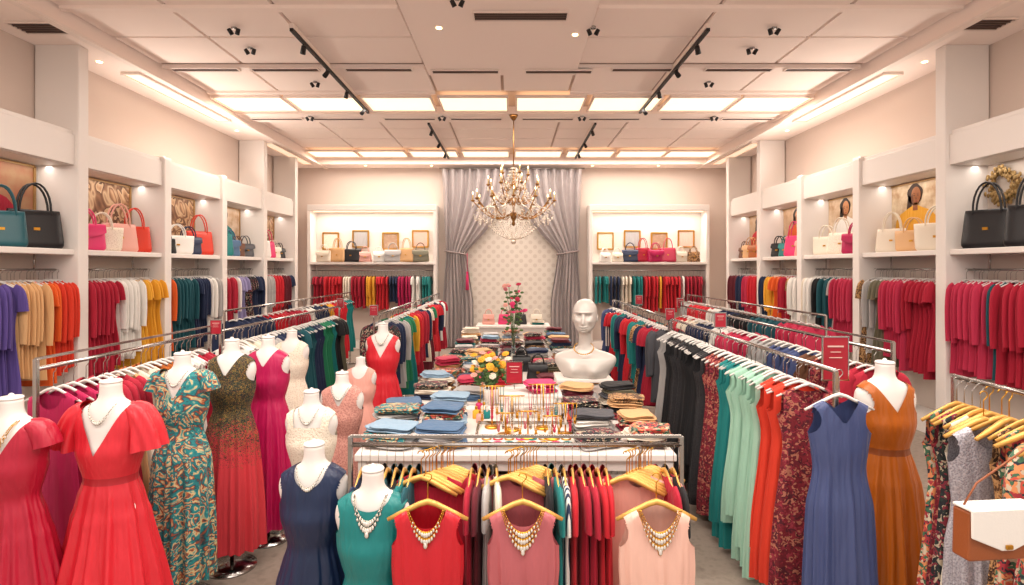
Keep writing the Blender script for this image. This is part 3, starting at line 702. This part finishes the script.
def gown(L=1.4,hw=.25,hd=.19,am=.03,pz=.7,**k):
    p=bodyprof(.013,-.42,[(-.5,.158,.118),(-.62,.19,.14),(-.62-(L-.62)*.5,(.19+hw)/2+.01,(.14+hd)/2+.01),(-L,hw,hd)])
    return garment('gown',p,144,72,.0008,am,-.42,(11,18,29),pz=pz,**k)
FLUT=([(.12,-.04,.042,.06),(.16,-.07,.062,.074),(.19,-.13,.07,.08),(.203,-.19,.078,.086),(.212,-.26,.09,.092)],48,.15)
CAPS=([(.12,-.04,.042,.06),(.165,-.07,.058,.068),(.19,-.12,.06,.07),(.198,-.15,.062,.072)],32,.05)
M_BAND=mat('satin_coral_band','#a81824',.45,wrinkle=.3)
mannequin(-2.22,3.1,1.47,gown(1.42,.33,.26,am=.036,seed=3,neck=('v',.135,.27,.05),arm=False,sleeve=FLUT,splits=(-.40,-.435)),[satin('coral'),M_BAND,satin('coral')],'headless white mannequin bust in bright red flutter-sleeve gown','mid')
mannequin(-1.06,3.0,1.155,gown(.95,.2,.16,am=.014,seed=5,neck=('scoop',.085,.10,.04)),[satin('navy')],'headless white mannequin bust in a navy blue sleeveless dress','mid')
mannequin(-.69,2.78,1.10,gown(.85,.19,.15,am=.014,seed=6,neck=('scoop',.10,.07,.04)),[satin('teal')],'headless white mannequin bust in teal top with jewelled necklace','big')
mannequin(-1.36,3.8,1.265,gown(.78,.2,.15,am=.01,seed=8,neck=('square',.095,.13,.08)),[fab('lace')],'headless white mannequin bust in a cream crochet top','mid',sc=.95)
mannequin(-1.38,4.55,1.25,gown(.95,.22,.16,am=.014,seed=9,neck=('v',.09,.17,.05)),[fab('rosel')],'headless white mannequin bust in a dusty rose lace dress','mid',sc=.95)
mannequin(-1.50,5.55,1.22,gown(.95,.2,.15,am=.014,seed=10,neck=('scoop',.09,.12,.05)),[fab('pink')],'headless white mannequin bust in a blush pink dress',None,sc=.85)
mannequin(-1.44,6.25,1.47,gown(1.36,.34,.26,am=.036,seed=11,neck=('v',.13,.24,.1)),[satin('coral')],'headless white mannequin in bright red v-neck evening gown','mid',sc=1.05)
mannequin(-2.22,5.65,1.47,gown(1.05,.22,.17,am=.02,seed=12,neck=('scoop',.09,.12,.05)),[fab('lace')],'headless white mannequin bust in a cream lace dress',None,sc=.93)
mannequin(2.25,3.38,1.53,gown(1.45,.25,.19,am=.036,seed=13,neck=('v',.12,.18,.10),armw=.085,splits=(-.40,-.44)),[satin('rust'),mat('rust_belt','#7d3c10',.5,bump=.1),satin('rust')],'headless white mannequin bust in rust orange belted gown',None,sc=.97)
mannequin(-2.20,3.74,1.53,gown(1.45,.21,.16,seed=22,neck=('v',.10,.2,.06),arm=False,sleeve=CAPS),[fab('tealpaisley')],'headless white mannequin bust in a teal paisley maxi dress','mid',sc=.95)
mannequin(-2.06,4.12,1.57,gown(1.48,.23,.18,am=.034,seed=23,neck=('v',.10,.16,.06)),[fab('sequin')],'headless white mannequin in gown of dark beadwork over red',None,sc=.95)
mannequin(-1.98,4.55,1.54,gown(1.48,.24,.18,seed=24,neck=('v',.09,.14,.05)),[satin('magenta')],'headless white mannequin bust in a long magenta gown',None,sc=.95)
def hung(kind,x,y,zn,me,mats,label,hm=M_HWHITE,neck=None,rot=0,group=None,nm=(M_GOLD,M_PEARL)):
    o=put(kind,me,mats,(x,y,zn),rot,label=label,cat='dress' if 'dress' in kind or kind=='gown' else 'top',group=group)
    put('hanger',HMG if hm is M_HWOOD else HM,[hm,M_GOLD if hm is M_HWOOD else M_CHROME],(0,0,.006),parent=o)
    if neck: put('necklace',NK[neck],list(nm),parent=o)
    return o
def hgown(L,hw,hd,w1=.15,am=.028,**k):
    p=[(z,w*.93,d*1.25) for z,w,d in HANG]+[(-.3,w1+.012,.062),(-.42,w1,.058),(-.6,w1+.03,.075),(-L*.75,(w1+hw)/2+.02,(.08+hd)/2),(-L,hw,hd)]
    return garment('gown',p,144,68,.002,am,-.3,(9,16,25),yb=.9,pz=.8,soft=.004,**k)
def htop(L,seed,neck,w=.172):
    p=[(z,w_*.90,d*1.35) for z,w_,d in HANG[:5]]+[(-.2,w-.004,.064),(-.3,w-.004,.068),(-.45,w-.012,.066),(-.6,w+.008,.074),(-L,w+.022,.082)]
    return garment('top',p,144,64,.0015,.015,-.12,(9,14,23),seed,neck,True,None,(),yb=1,soft=.006,armw=.066,pz=.7)
mannequin(-2.62,2.93,1.42,gown(1.38,.32,.24,am=.036,seed=21,neck=('v',.13,.24,.05),arm=False,sleeve=CAPS),[satin('crimson')],'headless white mannequin bust in deep crimson gown with necklace','big',nm=(M_GOLD,M_PEARL),sc=.97)
hung('gown',1.80,3.08,1.50,hgown(1.45,.2,.1,am=.032,w1=.143,seed=25,neck=('v',.115,.15,.08),armw=.085),[satin('slate')],'long slate blue sleeveless gown on a white hanger')
hung('gown',2.29,2.72,1.46,hgown(1.3,.19,.1,seed=26,neck=('scoop',.09,.13,.06)),[mat('sparkle_grey','#77737c',.35,.3,pattern='lace',cols=['#aaa6ae','#c6c2ca'],scale=120)],'silver grey sparkly sleeveless gown on a gold hanger',M_HWOOD)
hung('short_dress',2.42,2.45,1.44,hgown(1.2,.2,.1,w1=.17,seed=27,neck=('v',.07,.1,.05),arm=False,sleeve=([(.135,-.045,.05,.05),(.18,-.1,.06,.05),(.2,-.25,.06,.05),(.21,-.42,.055,.045)],24,.06)),[fab('floral')],'multicolour floral long-sleeved dress on a gold hanger',M_HWOOD)
# front rack
rack(-.86,2.98,.9,2.98,1.26,'low chrome rack crossing in front of the display table',ub=.045)
for k,(x,me,mt,lb,nk) in enumerate(((-.40,htop(.72,31,('scoop',.095,.10,.03)),satin('red'),'bright red sleeveless top with jewelled necklace on gold hanger','midf'),
    (.05,htop(.72,32,('scoop',.10,.09,.03)),satin('dusty'),'dusty rose sleeveless top with jewelled necklace on hanger','fringef'),
    (.685,htop(.75,33,('scoop',.10,.11,.03),.182),satin('blush'),'pale blush sleeveless top with jewelled necklace on hanger','fringef'))):
    hung('sleeveless_top',x,2.66,1.085,me,[mt],lb,M_HWOOD,nk,0,'tops on the front rack')
def empty_hanger(x,y,z,rot):
    put('clothes_hanger',HMG,[M_HWOOD,M_GOLD],(x,y,z),rot,label='gold wooden clothes hanger hooked on the chrome rail',cat='clothes hanger',group='gold hangers on the front rack')
fr=['navy','navy','black','dkteal','black','teal','dkteal','crimson','crimson','black','burg','black','black','crimson','burg','grey','cream','crimson','dusty','dkteal','teal','dkteal','black','teal','stripe','red','crimson','crimson','red','red','crimson','pink','cream','pink','red','cream','crimson','black']
CL=(-.39,.055,.675)
for i,k in enumerate(fr):
    x=-.80+1.66*i/(len(fr)-1)
    if any(abs(x-c)<.13 for c in CL): continue
    hang('blouse',k,(x,2.98,1.118),pi/2+R.uniform(-.08,.08),'clothes on the front rack','edge-on along front rack',M_HWOOD,.95,'gold',yt=.5)
for cx,k1,k2 in ((CL[0],'crimson','red'),(CL[1],'dusty','burg'),(CL[2],'pink','crimson')):
    for q,k in enumerate((k1,k2)):
        hang('blouse',k,(cx+.02*(q-.5),2.945+.06*q,1.118-.006*q),R.uniform(-.05,.05),'clothes on the front rack','on front rack',M_HWOOD,.93,'gold',yt=.45)
    for i in range(10):
        t=(i-4.5)/4.5
        empty_hanger(cx+t*.075+R.uniform(-.006,.006),2.90+.016*i,1.118,t*.13+R.uniform(-.03,.03))
for i,y in enumerate((2.22,2.26,2.30,2.36,2.40,2.50,2.66,2.70,2.77)): put('clothes_hanger',HMG,[M_HWOOD,M_GOLD],(2.37,y+.01,1.478),R.uniform(-.2,.2),label='gold wooden clothes hanger on the side rack',cat='clothes hanger',group='gold hangers on the side rack')
e=put('shoulder_bag',None,None,(1.95,2.26,1.04),.1,label='white and tan leather shoulder bag hanging by thin strap',cat='handbag',scale=.82)
M_TAN=mat('tan_leather','#8f4c26',.4,bump=.1,bscale=90)
put('bag_body',MB().box((0,0,.12),(.38,.10,.24),0,.97),M_TAN,parent=e,bevel=.012)
pts=[(-.188,.252),(.188,.252),(.186,.12),(.03,.055),(-.03,.055),(-.186,.12)][::-1]
put('flap',MB().poly(pts,0,.012),leather('white'),(0,-.066,0),parent=e,bevel=.004)
put('top_fold',MB().box((0,-.008,.25),(.376,.105,.014)),leather('white'),parent=e,bevel=.005)
put('clasp',MB().box((0,-.072,.075),(.035,.010,.022)),M_GOLD,parent=e,bevel=.003)
put('strap',MB().tube([(-.18,0,.24),(-.1,0,.36),(.2,.0,.54),(.49,0,.705),(.51,0,.67),(.34,0,.42),(.18,0,.24)],.005,6),M_TAN,parent=e)
# ---------------------------------------------------------------- tables
def table(x0,x1,y0,y1,z,glass=False,label='white display table with lower shelf'):
    cx,cy=(x0+x1)/2,(y0+y1)/2; w,d=x1-x0,y1-y0
    e=put('display_table',None,None,(cx,cy,0),label=label,cat='table',group='white display tables')
    boxpart('table_top',(0,0,z-.025),(w,d,.05),M_WHITE,e,.008)
    boxpart('apron',(0,0,z-.09),(w-.08,d-.08,.08),M_WHITE,e,.004)
    boxpart('lower_shelf',(0,0,.25),(w-.1,d-.1,.03),M_WHITE,e,.004)
    for sx in(-1,1):
        for sy in(-1,1): boxpart('leg',(sx*(w/2-.05),sy*(d/2-.05),(z-.06)/2),(.06,.06,z-.06),M_WHITE,e,.006)
    return e
table(-1.1,1.15,3.9,5.3,.9); table(-.98,1.05,5.4,7.6,.9); table(-.9,.95,7.7,10.2,.9)
def foldmesh(seed):
    rn=random.Random(seed); mb=MB()
    for k in range(3):
        w,d=.30+rn.uniform(-.02,.01),.24+rn.uniform(-.02,.01); rows=[]
        for i in range(7):
            t=i/6; e=math.sqrt(max(0,1-(2*t-1)**2))*.008
            rows.append(((w/2-.012+e-.004*k,d/2-.012+e),.003+.010*t+k*.0125))
        mb.lathe(rows,52,(rn.uniform(-.014,.014),rn.uniform(-.012,.012),0),sq=5.5)
    a,b,c=[rn.uniform(0,6) for _ in range(3)]
    mb.v=[(x+.006*math.sin(y*26+a+z*60),y+.006*math.sin(x*22+b+z*60),z+.005*math.sin(x*28+c)*math.cos(y*22+a)+.005*math.sin(x*9+b)) for x,y,z in mb.v]
    return mb.mesh('folded_garment')
FM=[foldmesh(i) for i in range(8)]
def stack(x,y,z,ks,rot=0,sc=1):
    for i,k in enumerate(ks):
        put('folded_garment',R.choice(FM),[fab(k)],(x+R.uniform(-.025,.025),y+R.uniform(-.02,.02),z+.008+i*.043*sc),rot+R.uniform(-.2,.2),label=f'{FAB[k][0]} folded garment stacked on the display table',cat='folded clothes',group='folded clothes on the tables',scale=(sc*R.uniform(.85,1.06),sc*R.uniform(.88,1.05),sc))
stack(-.50,4.1,.9,['denim','grey','denim'],.05,1.15); stack(-.90,4.12,.9,['grey','tealpaisley','ltblue'],-.1,1.15); stack(-.55,4.5,.9,['navy','ltblue','floral','denim'],0,1.15); stack(-.93,4.5,.9,['ltblue','tealpaisley','grey','tealpaisley'],.1,1.1)
stack(-.93,4.9,.9,['stripe','floral','denim'],0,1.1); stack(-.55,4.92,.9,['denim','lace','grey','ltblue'],.1,1.1)
stack(.64,4.12,.9,['grey','darkfloral'],.3,1.1); stack(.98,4.12,.9,['darkfloral','cream','floral'],-.1,1.1); stack(.65,4.5,.9,['grey','white','dkgrey'],0,1.1); stack(.99,4.5,.9,['rose','floral','tan'],.1,1.1); stack(.98,4.9,.9,['burgfloral','black','tan','leopard'],0,1.05); stack(.62,4.82,.9,['black','tan','darkfloral','darkfloral'],.1,1.05)
stack(.62,5.15,.9,['tan','darkfloral','grey','burg','tan'],-.1,1.05); stack(.98,5.2,.9,['black','cream','dkgrey','olive','black'],.1,1.05)
seqs=['denim','ltblue','floral','grey','cream','tealpaisley','leopard','darkfloral','tan','navy','rose','cream','teal','burg','olive','black']
for y in(5.6,5.95,6.3,6.65,7.0,7.35):
    for x in(-.8,-.44,.45,.82):
        if y<6.2 and 0<x: continue
        stack(x,y,.9,[R.choice(seqs[:11] if x<0 else seqs[4:]) for _ in range(R.choice((2,3,4,5)))],R.uniform(-.3,.3),1.1)
for y in(7.95,8.35,8.75,9.15,9.55,9.95):
    for x in(-.72,-.36,.0,.36,.74): stack(x,y,.9,[R.choice(seqs) for _ in range(R.choice((2,3,4,5)))],R.uniform(-.25,.25),1.1)
stack(-.12,6.3,.9,['red','crimson','red'],.3)
e=put('display_riser',None,None,(.72,5.72,.9),label='small white display riser box on the table',cat='display riser')
boxpart('top',(0,0,.185),(.56,.42,.03),M_WHITE,e,.005)
for sx in(-1,1): boxpart('side_panel',(sx*.26,0,.085),(.03,.4,.17),M_WHITE,e,.004)
e=put('display_riser',None,None,(.18,4.95,.9),label='low white display riser carrying folded fuchsia clothes',cat='display riser')
boxpart('top',(0,0,.2),(.5,.35,.025),M_WHITE,e,.005)
for sx in(-1,1): boxpart('side_panel',(sx*.23,0,.095),(.025,.32,.19),M_WHITE,e,.004)
stack(.24,4.95,1.113,['magenta','hotpink'],.2,.95)
sign(.02,4.9,1.19,.14,.19,0,'red card sign on the display riser')
def headbust():
    mb=MB(); n=72
    prof=[(0,.17,.095,0),(.03,.19,.105,0),(.07,.215,.112,0),(.11,.235,.108,.0),(.145,.240,.098,.005),(.17,.222,.083,.01),(.19,.172,.072,.012),(.21,.10,.06,.012),(.235,.060,.056,.012),(.265,.052,.053,.010),(.30,.050,.054,.006),(.335,.050,.056,-.002),
      (.352,.052,.074,-.014),(.365,.060,.090,-.015),(.39,.076,.101,-.012),(.42,.085,.105,-.008),(.45,.090,.110,-.003),(.485,.094,.114,.002),(.515,.093,.114,.005),(.545,.086,.106,.008),(.572,.070,.09,.01),(.592,.049,.066,.01),(.603,.022,.03,.01),(.606,.002,.002,.01)]
    pr=[(-a,b,c) for a,b,c,_ in prof]; po=[(-a,b,o) for a,b,_,o in prof]
    vs=[];fs=[];m=150
    for i in range(m+1):
        z=.606*i/m; zz=z+.03
        w,d=crom(pr,-z); _,off=crom(po,-z)
        for j in range(n):
            a=2*pi*j/n-pi/2; x=w*math.cos(a); y=d*math.sin(a)+off
            if y<off:
                f=math.exp(-(x/.011)**2)
                t=(zz-.447)/.075
                if 0<=t<=1: y-=f*.036*(1-t)**.8
                elif -.15<t<0: y-=f*.036*(1+t/.15)
                for s in(-1,1):
                    y+=.040*math.exp(-((x-s*.034)/.021)**2-((zz-.508)/.017)**2)
                    y-=.016*math.exp(-((x-s*.034)/.015)**2-((zz-.503)/.007)**2)
                    y-=.012*math.exp(-((x-s*.036)/.026)**2-((zz-.534)/.007)**2)
                    y-=.012*math.exp(-((x-s*.052)/.018)**2-((zz-.468)/.018)**2)
                    y+=.014*math.exp(-((x-s*.05)/.016)**2-((zz-.425)/.022)**2)
                y-=.018*math.exp(-(x/.022)**2-((zz-.424)/.006)**2); y-=.016*math.exp(-(x/.018)**2-((zz-.409)/.006)**2)
                y+=.018*math.exp(-(x/.026)**2-((zz-.4165)/.003)**2)
                y+=.012*math.exp(-(x/.02)**2-((zz-.398)/.005)**2)
                y-=.014*math.exp(-(x/.022)**2-((zz-.385)/.010)**2)
                for s in(-1,1): y-=.034*math.exp(-((x-s*.085)/.045)**2-((z-.05)/.05)**2)
            vs.append((x,y,z))
    for i in range(m):
        for j in range(n): fs.append((i*n+j,i*n+(j+1)%n,(i+1)*n+(j+1)%n,(i+1)*n+j))
    fs.append(tuple(range(n))[::-1]); mb.add(vs,fs)
    for s in(-1,1): mb.ball((s*.093,.012,.455),(.009,.02,.034),12)
    return mb
e=put('mannequin_head_bust',None,None,(.74,5.68,1.102),-.25,label='glossy white female mannequin head and shoulders bust with necklace',cat='mannequin',scale=1.3)
put('bust',headbust(),mat('glossy_white','#c5beb7',.32,coat=.2,bump=.005),parent=e)
mb=MB(); P=[(.075*math.sin(a*pi/14),-.055-.035*math.cos(a*pi/14)*1.0-.02,.232-.045*math.cos(a*pi/14)*1-.0) for a in range(-11,12)]
mb.tube(P,.0025,6)
for p in P[4:-4]: mb.ball(p,.006,6)
put('necklace',mb,M_GOLD,parent=e)
pet=MB()
for r,n,z,t in((.030,7,0,.3),(.018,5,.008,.8)):
    for i in range(n):
        a=2*pi*i/n+t; pet.ball((r*.6*math.cos(a),r*.6*math.sin(a),z),(r*.55,r*.55,.007),8)
pet.ball((0,0,.012),.008,8)
PET=pet.mesh('blossom')
def flowers(x,y,z,cols,h,sp,n,label,vase,seed,vm):
    rn=random.Random(seed); e=put('flower_arrangement',None,None,(x,y,z),label=label,cat='flowers')
    put('vase',MB().lathe(vase,24,capt=False),vm,parent=e); vh=vase[-1][1]
    for i in range(n):
        a=rn.uniform(0,2*pi); r=sp*math.sqrt(rn.random()); hh=h*rn.uniform(.45,1)
        tip=(r*math.cos(a),r*math.sin(a),vh+hh)
        put('stem',MB().tube([(0,0,vh*.6),(tip[0]*.4,tip[1]*.4,vh+hh*.5),tip],.003,5),M_LEAF,parent=e)
        put('blossom',PET,[rn.choice(cols)],tip,parent=e,rot3=(rn.uniform(.2,1.1),rn.uniform(-.5,.5),0),scale=rn.uniform(.8,1.25))
    mb=MB()
    for i in range(n*3):
        a=rn.uniform(0,2*pi); r=sp*.95*rn.random(); mb.ball((r*math.cos(a),r*math.sin(a),vh+h*rn.uniform(.1,.85)),(.026,.010,.016),6)
    put('foliage',mb,M_LEAF,parent=e)
flowers(-.2,5.35,.9+.0,[fab('yellow'),fab('yellow'),fab('pink'),fab('rose'),fab('cream')],.32,.19,40,'pot of yellow and pink flowers on the display table',[(.055,0),(.07,.1),(.075,.15),(.065,.15)],3,M_WHITE)
flowers(.02,7.5,.9,[fab('dusty'),fab('rose'),fab('pink'),fab('hotpink')],.70,.17,20,'tall slender vase of pink flowers on the display table',[(.06,0),(.05,.05),(.03,.2),(.025,.36),(.04,.4)],5,M_GLASS)
e=put('jewellery_tray',None,None,(.10,4.3,.901),label='white jewellery tray with raised rim on the display table',cat='tray')
boxpart('tray_base',(0,0,.01),(.74,.6,.015),mat('velvet_white','#e3dcd4',.7,bump=.1),e,.004)
mb=MB().box((0,-.3,.02),(.76,.02,.04)).box((0,.3,.02),(.76,.02,.04)).box((-.37,0,.02),(.02,.6,.04)).box((.37,0,.02),(.02,.6,.04)); put('rim',mb,M_CHROME,parent=e)
rn=random.Random(12)
def ringobj(x,y,z,r,m,lab):
    put('bracelet',MB().tube([(r*math.cos(2*pi*k/20),r*math.sin(2*pi*k/20),.006) for k in range(20)],.005,6,closed=True),m,(x,y,z),label=lab,cat='bracelet',group='bracelets on the jewellery tray')
for i in range(16):
    ringobj(-.19+.085*(i%8),4.08+.11*(i//8),.919,.033,[M_GOLD,fab('hotpink'),fab('teal'),M_GOLD,fab('red')][i%5],['gold','hot pink','teal','gold','red'][i%5]+' bangle bracelet lying on the tray')
def jstand(x,y,z,h,w,cols,lab):
    e=put('jewellery_stand',None,None,(x,y,z),label=lab,cat='jewellery stand',group='necklace stands on the table')
    put('base',MB().lathe([(.06,0),(.06,.012),(.01,.02)],20),M_GOLD,parent=e)
    put('stem',MB().tube([(0,0,.01),(0,0,h)],.006,8),M_GOLD,parent=e)
    put('crossbar',MB().tube([(-w/2,0,h),(w/2,0,h)],.006,8),M_GOLD,parent=e)
    for i,c in enumerate(cols):
        xx=-w/2+w*(i+.5)/len(cols); mb=MB(); L=h*rn.uniform(.5,.8)
        P=[(xx-.014+.028*t/16,-.008,h-L*math.sin(t*pi/16)**.5) for t in range(17)]
        mb.tube(P,.0025,5)
        for p in P[3:-3:1]: mb.ball(p,.006,6)
        mb.ball((xx,-.01,h-L-.012),(.012,.006,.02),8)
        put('necklace',mb,c,parent=e)
cg=[M_GOLD,fab('dusty'),M_SILV,M_GOLD,M_PEARL,fab('rose'),M_GOLD,fab('teal')]
jstand(.0,4.42,.92,.27,.2,cg[:5],'gold T-bar stand draped with colourful bead necklaces'); jstand(.25,4.47,.92,.35,.24,cg[1:8],'gold T-bar stand draped with bead and gold necklaces')
jstand(.41,4.3,.92,.24,.18,cg[2:7],'gold T-bar stand draped with colourful bead necklaces'); jstand(-.16,4.5,.92,.33,.2,cg[3:8],'gold T-bar stand draped with necklaces'); jstand(.12,4.22,.92,.2,.16,cg[:4],'small gold T-bar stand with bead necklaces')
jstand(-.05,4.28,.92,.17,.14,cg[1:5],'small gold T-bar stand with bead necklaces'); jstand(.3,4.2,.92,.17,.14,cg[3:7],'small gold T-bar stand with bead necklaces')
for i,(x,y,k) in enumerate(((-.27,4.72,'pink'),(-.31,4.85,'yellow'),(-.22,4.85,'teal'),(-.25,5.0,'cream'),(-.3,5.1,'hotpink'),(.47,4.72,'orange'))):
    e=put('perfume_bottle',None,None,(x,y,.901),label='small glass perfume bottle with gold cap on the table',cat='perfume bottle',group='perfume bottles')
    put('bottle',MB().lathe([(.03,0),(.032,.01),(.032,.06),(.012,.075)],20,sq=4),fab(k),parent=e); put('cap',MB().lathe([(.012,.076),(.012,.1),(.008,.103)],14),M_GOLD,parent=e)
bag('small','black',(.30,6.5,.901),0,'on display table','handbags on the display table',.9)
bag('small','black',(.12,7.05,.901),0,'on display table','handbags on the display table',.9)
bag('small','burg',(-.1,6.75,.901),0,'on display table','handbags on the display table',.85)
table(-.75,.8,11.6,12.3,1.0,label='white console table standing before the curtains')
for i,(k,kd) in enumerate((('pink','small'),('hotpink','small'),('black','small'),('cream','small'))): bag(kd,k,(-.5+.34*i,11.95,1.001),0,'on white console table','handbags on the console table',.95)
stack(.55,11.9,1.0,['teal','cream'],0,.9)
# ---------------------------------------------------------------- camera
cd_=bpy.data.cameras.new('camera'); cam=bpy.data.objects.new('camera',cd_); COLL.objects.link(cam)
cam.location=(0,0,2.2); cam.rotation_euler=(pi/2,0,0); cd_.sensor_width=36; cd_.lens=560/1024*36; cd_.shift_y=-24.5/1024
cd_.clip_start=.05
SC.camera=cam
try:
    SC.view_settings.view_transform='Standard'
except Exception as ex: print(ex)
print('OBJS',len(bpy.data.objects))
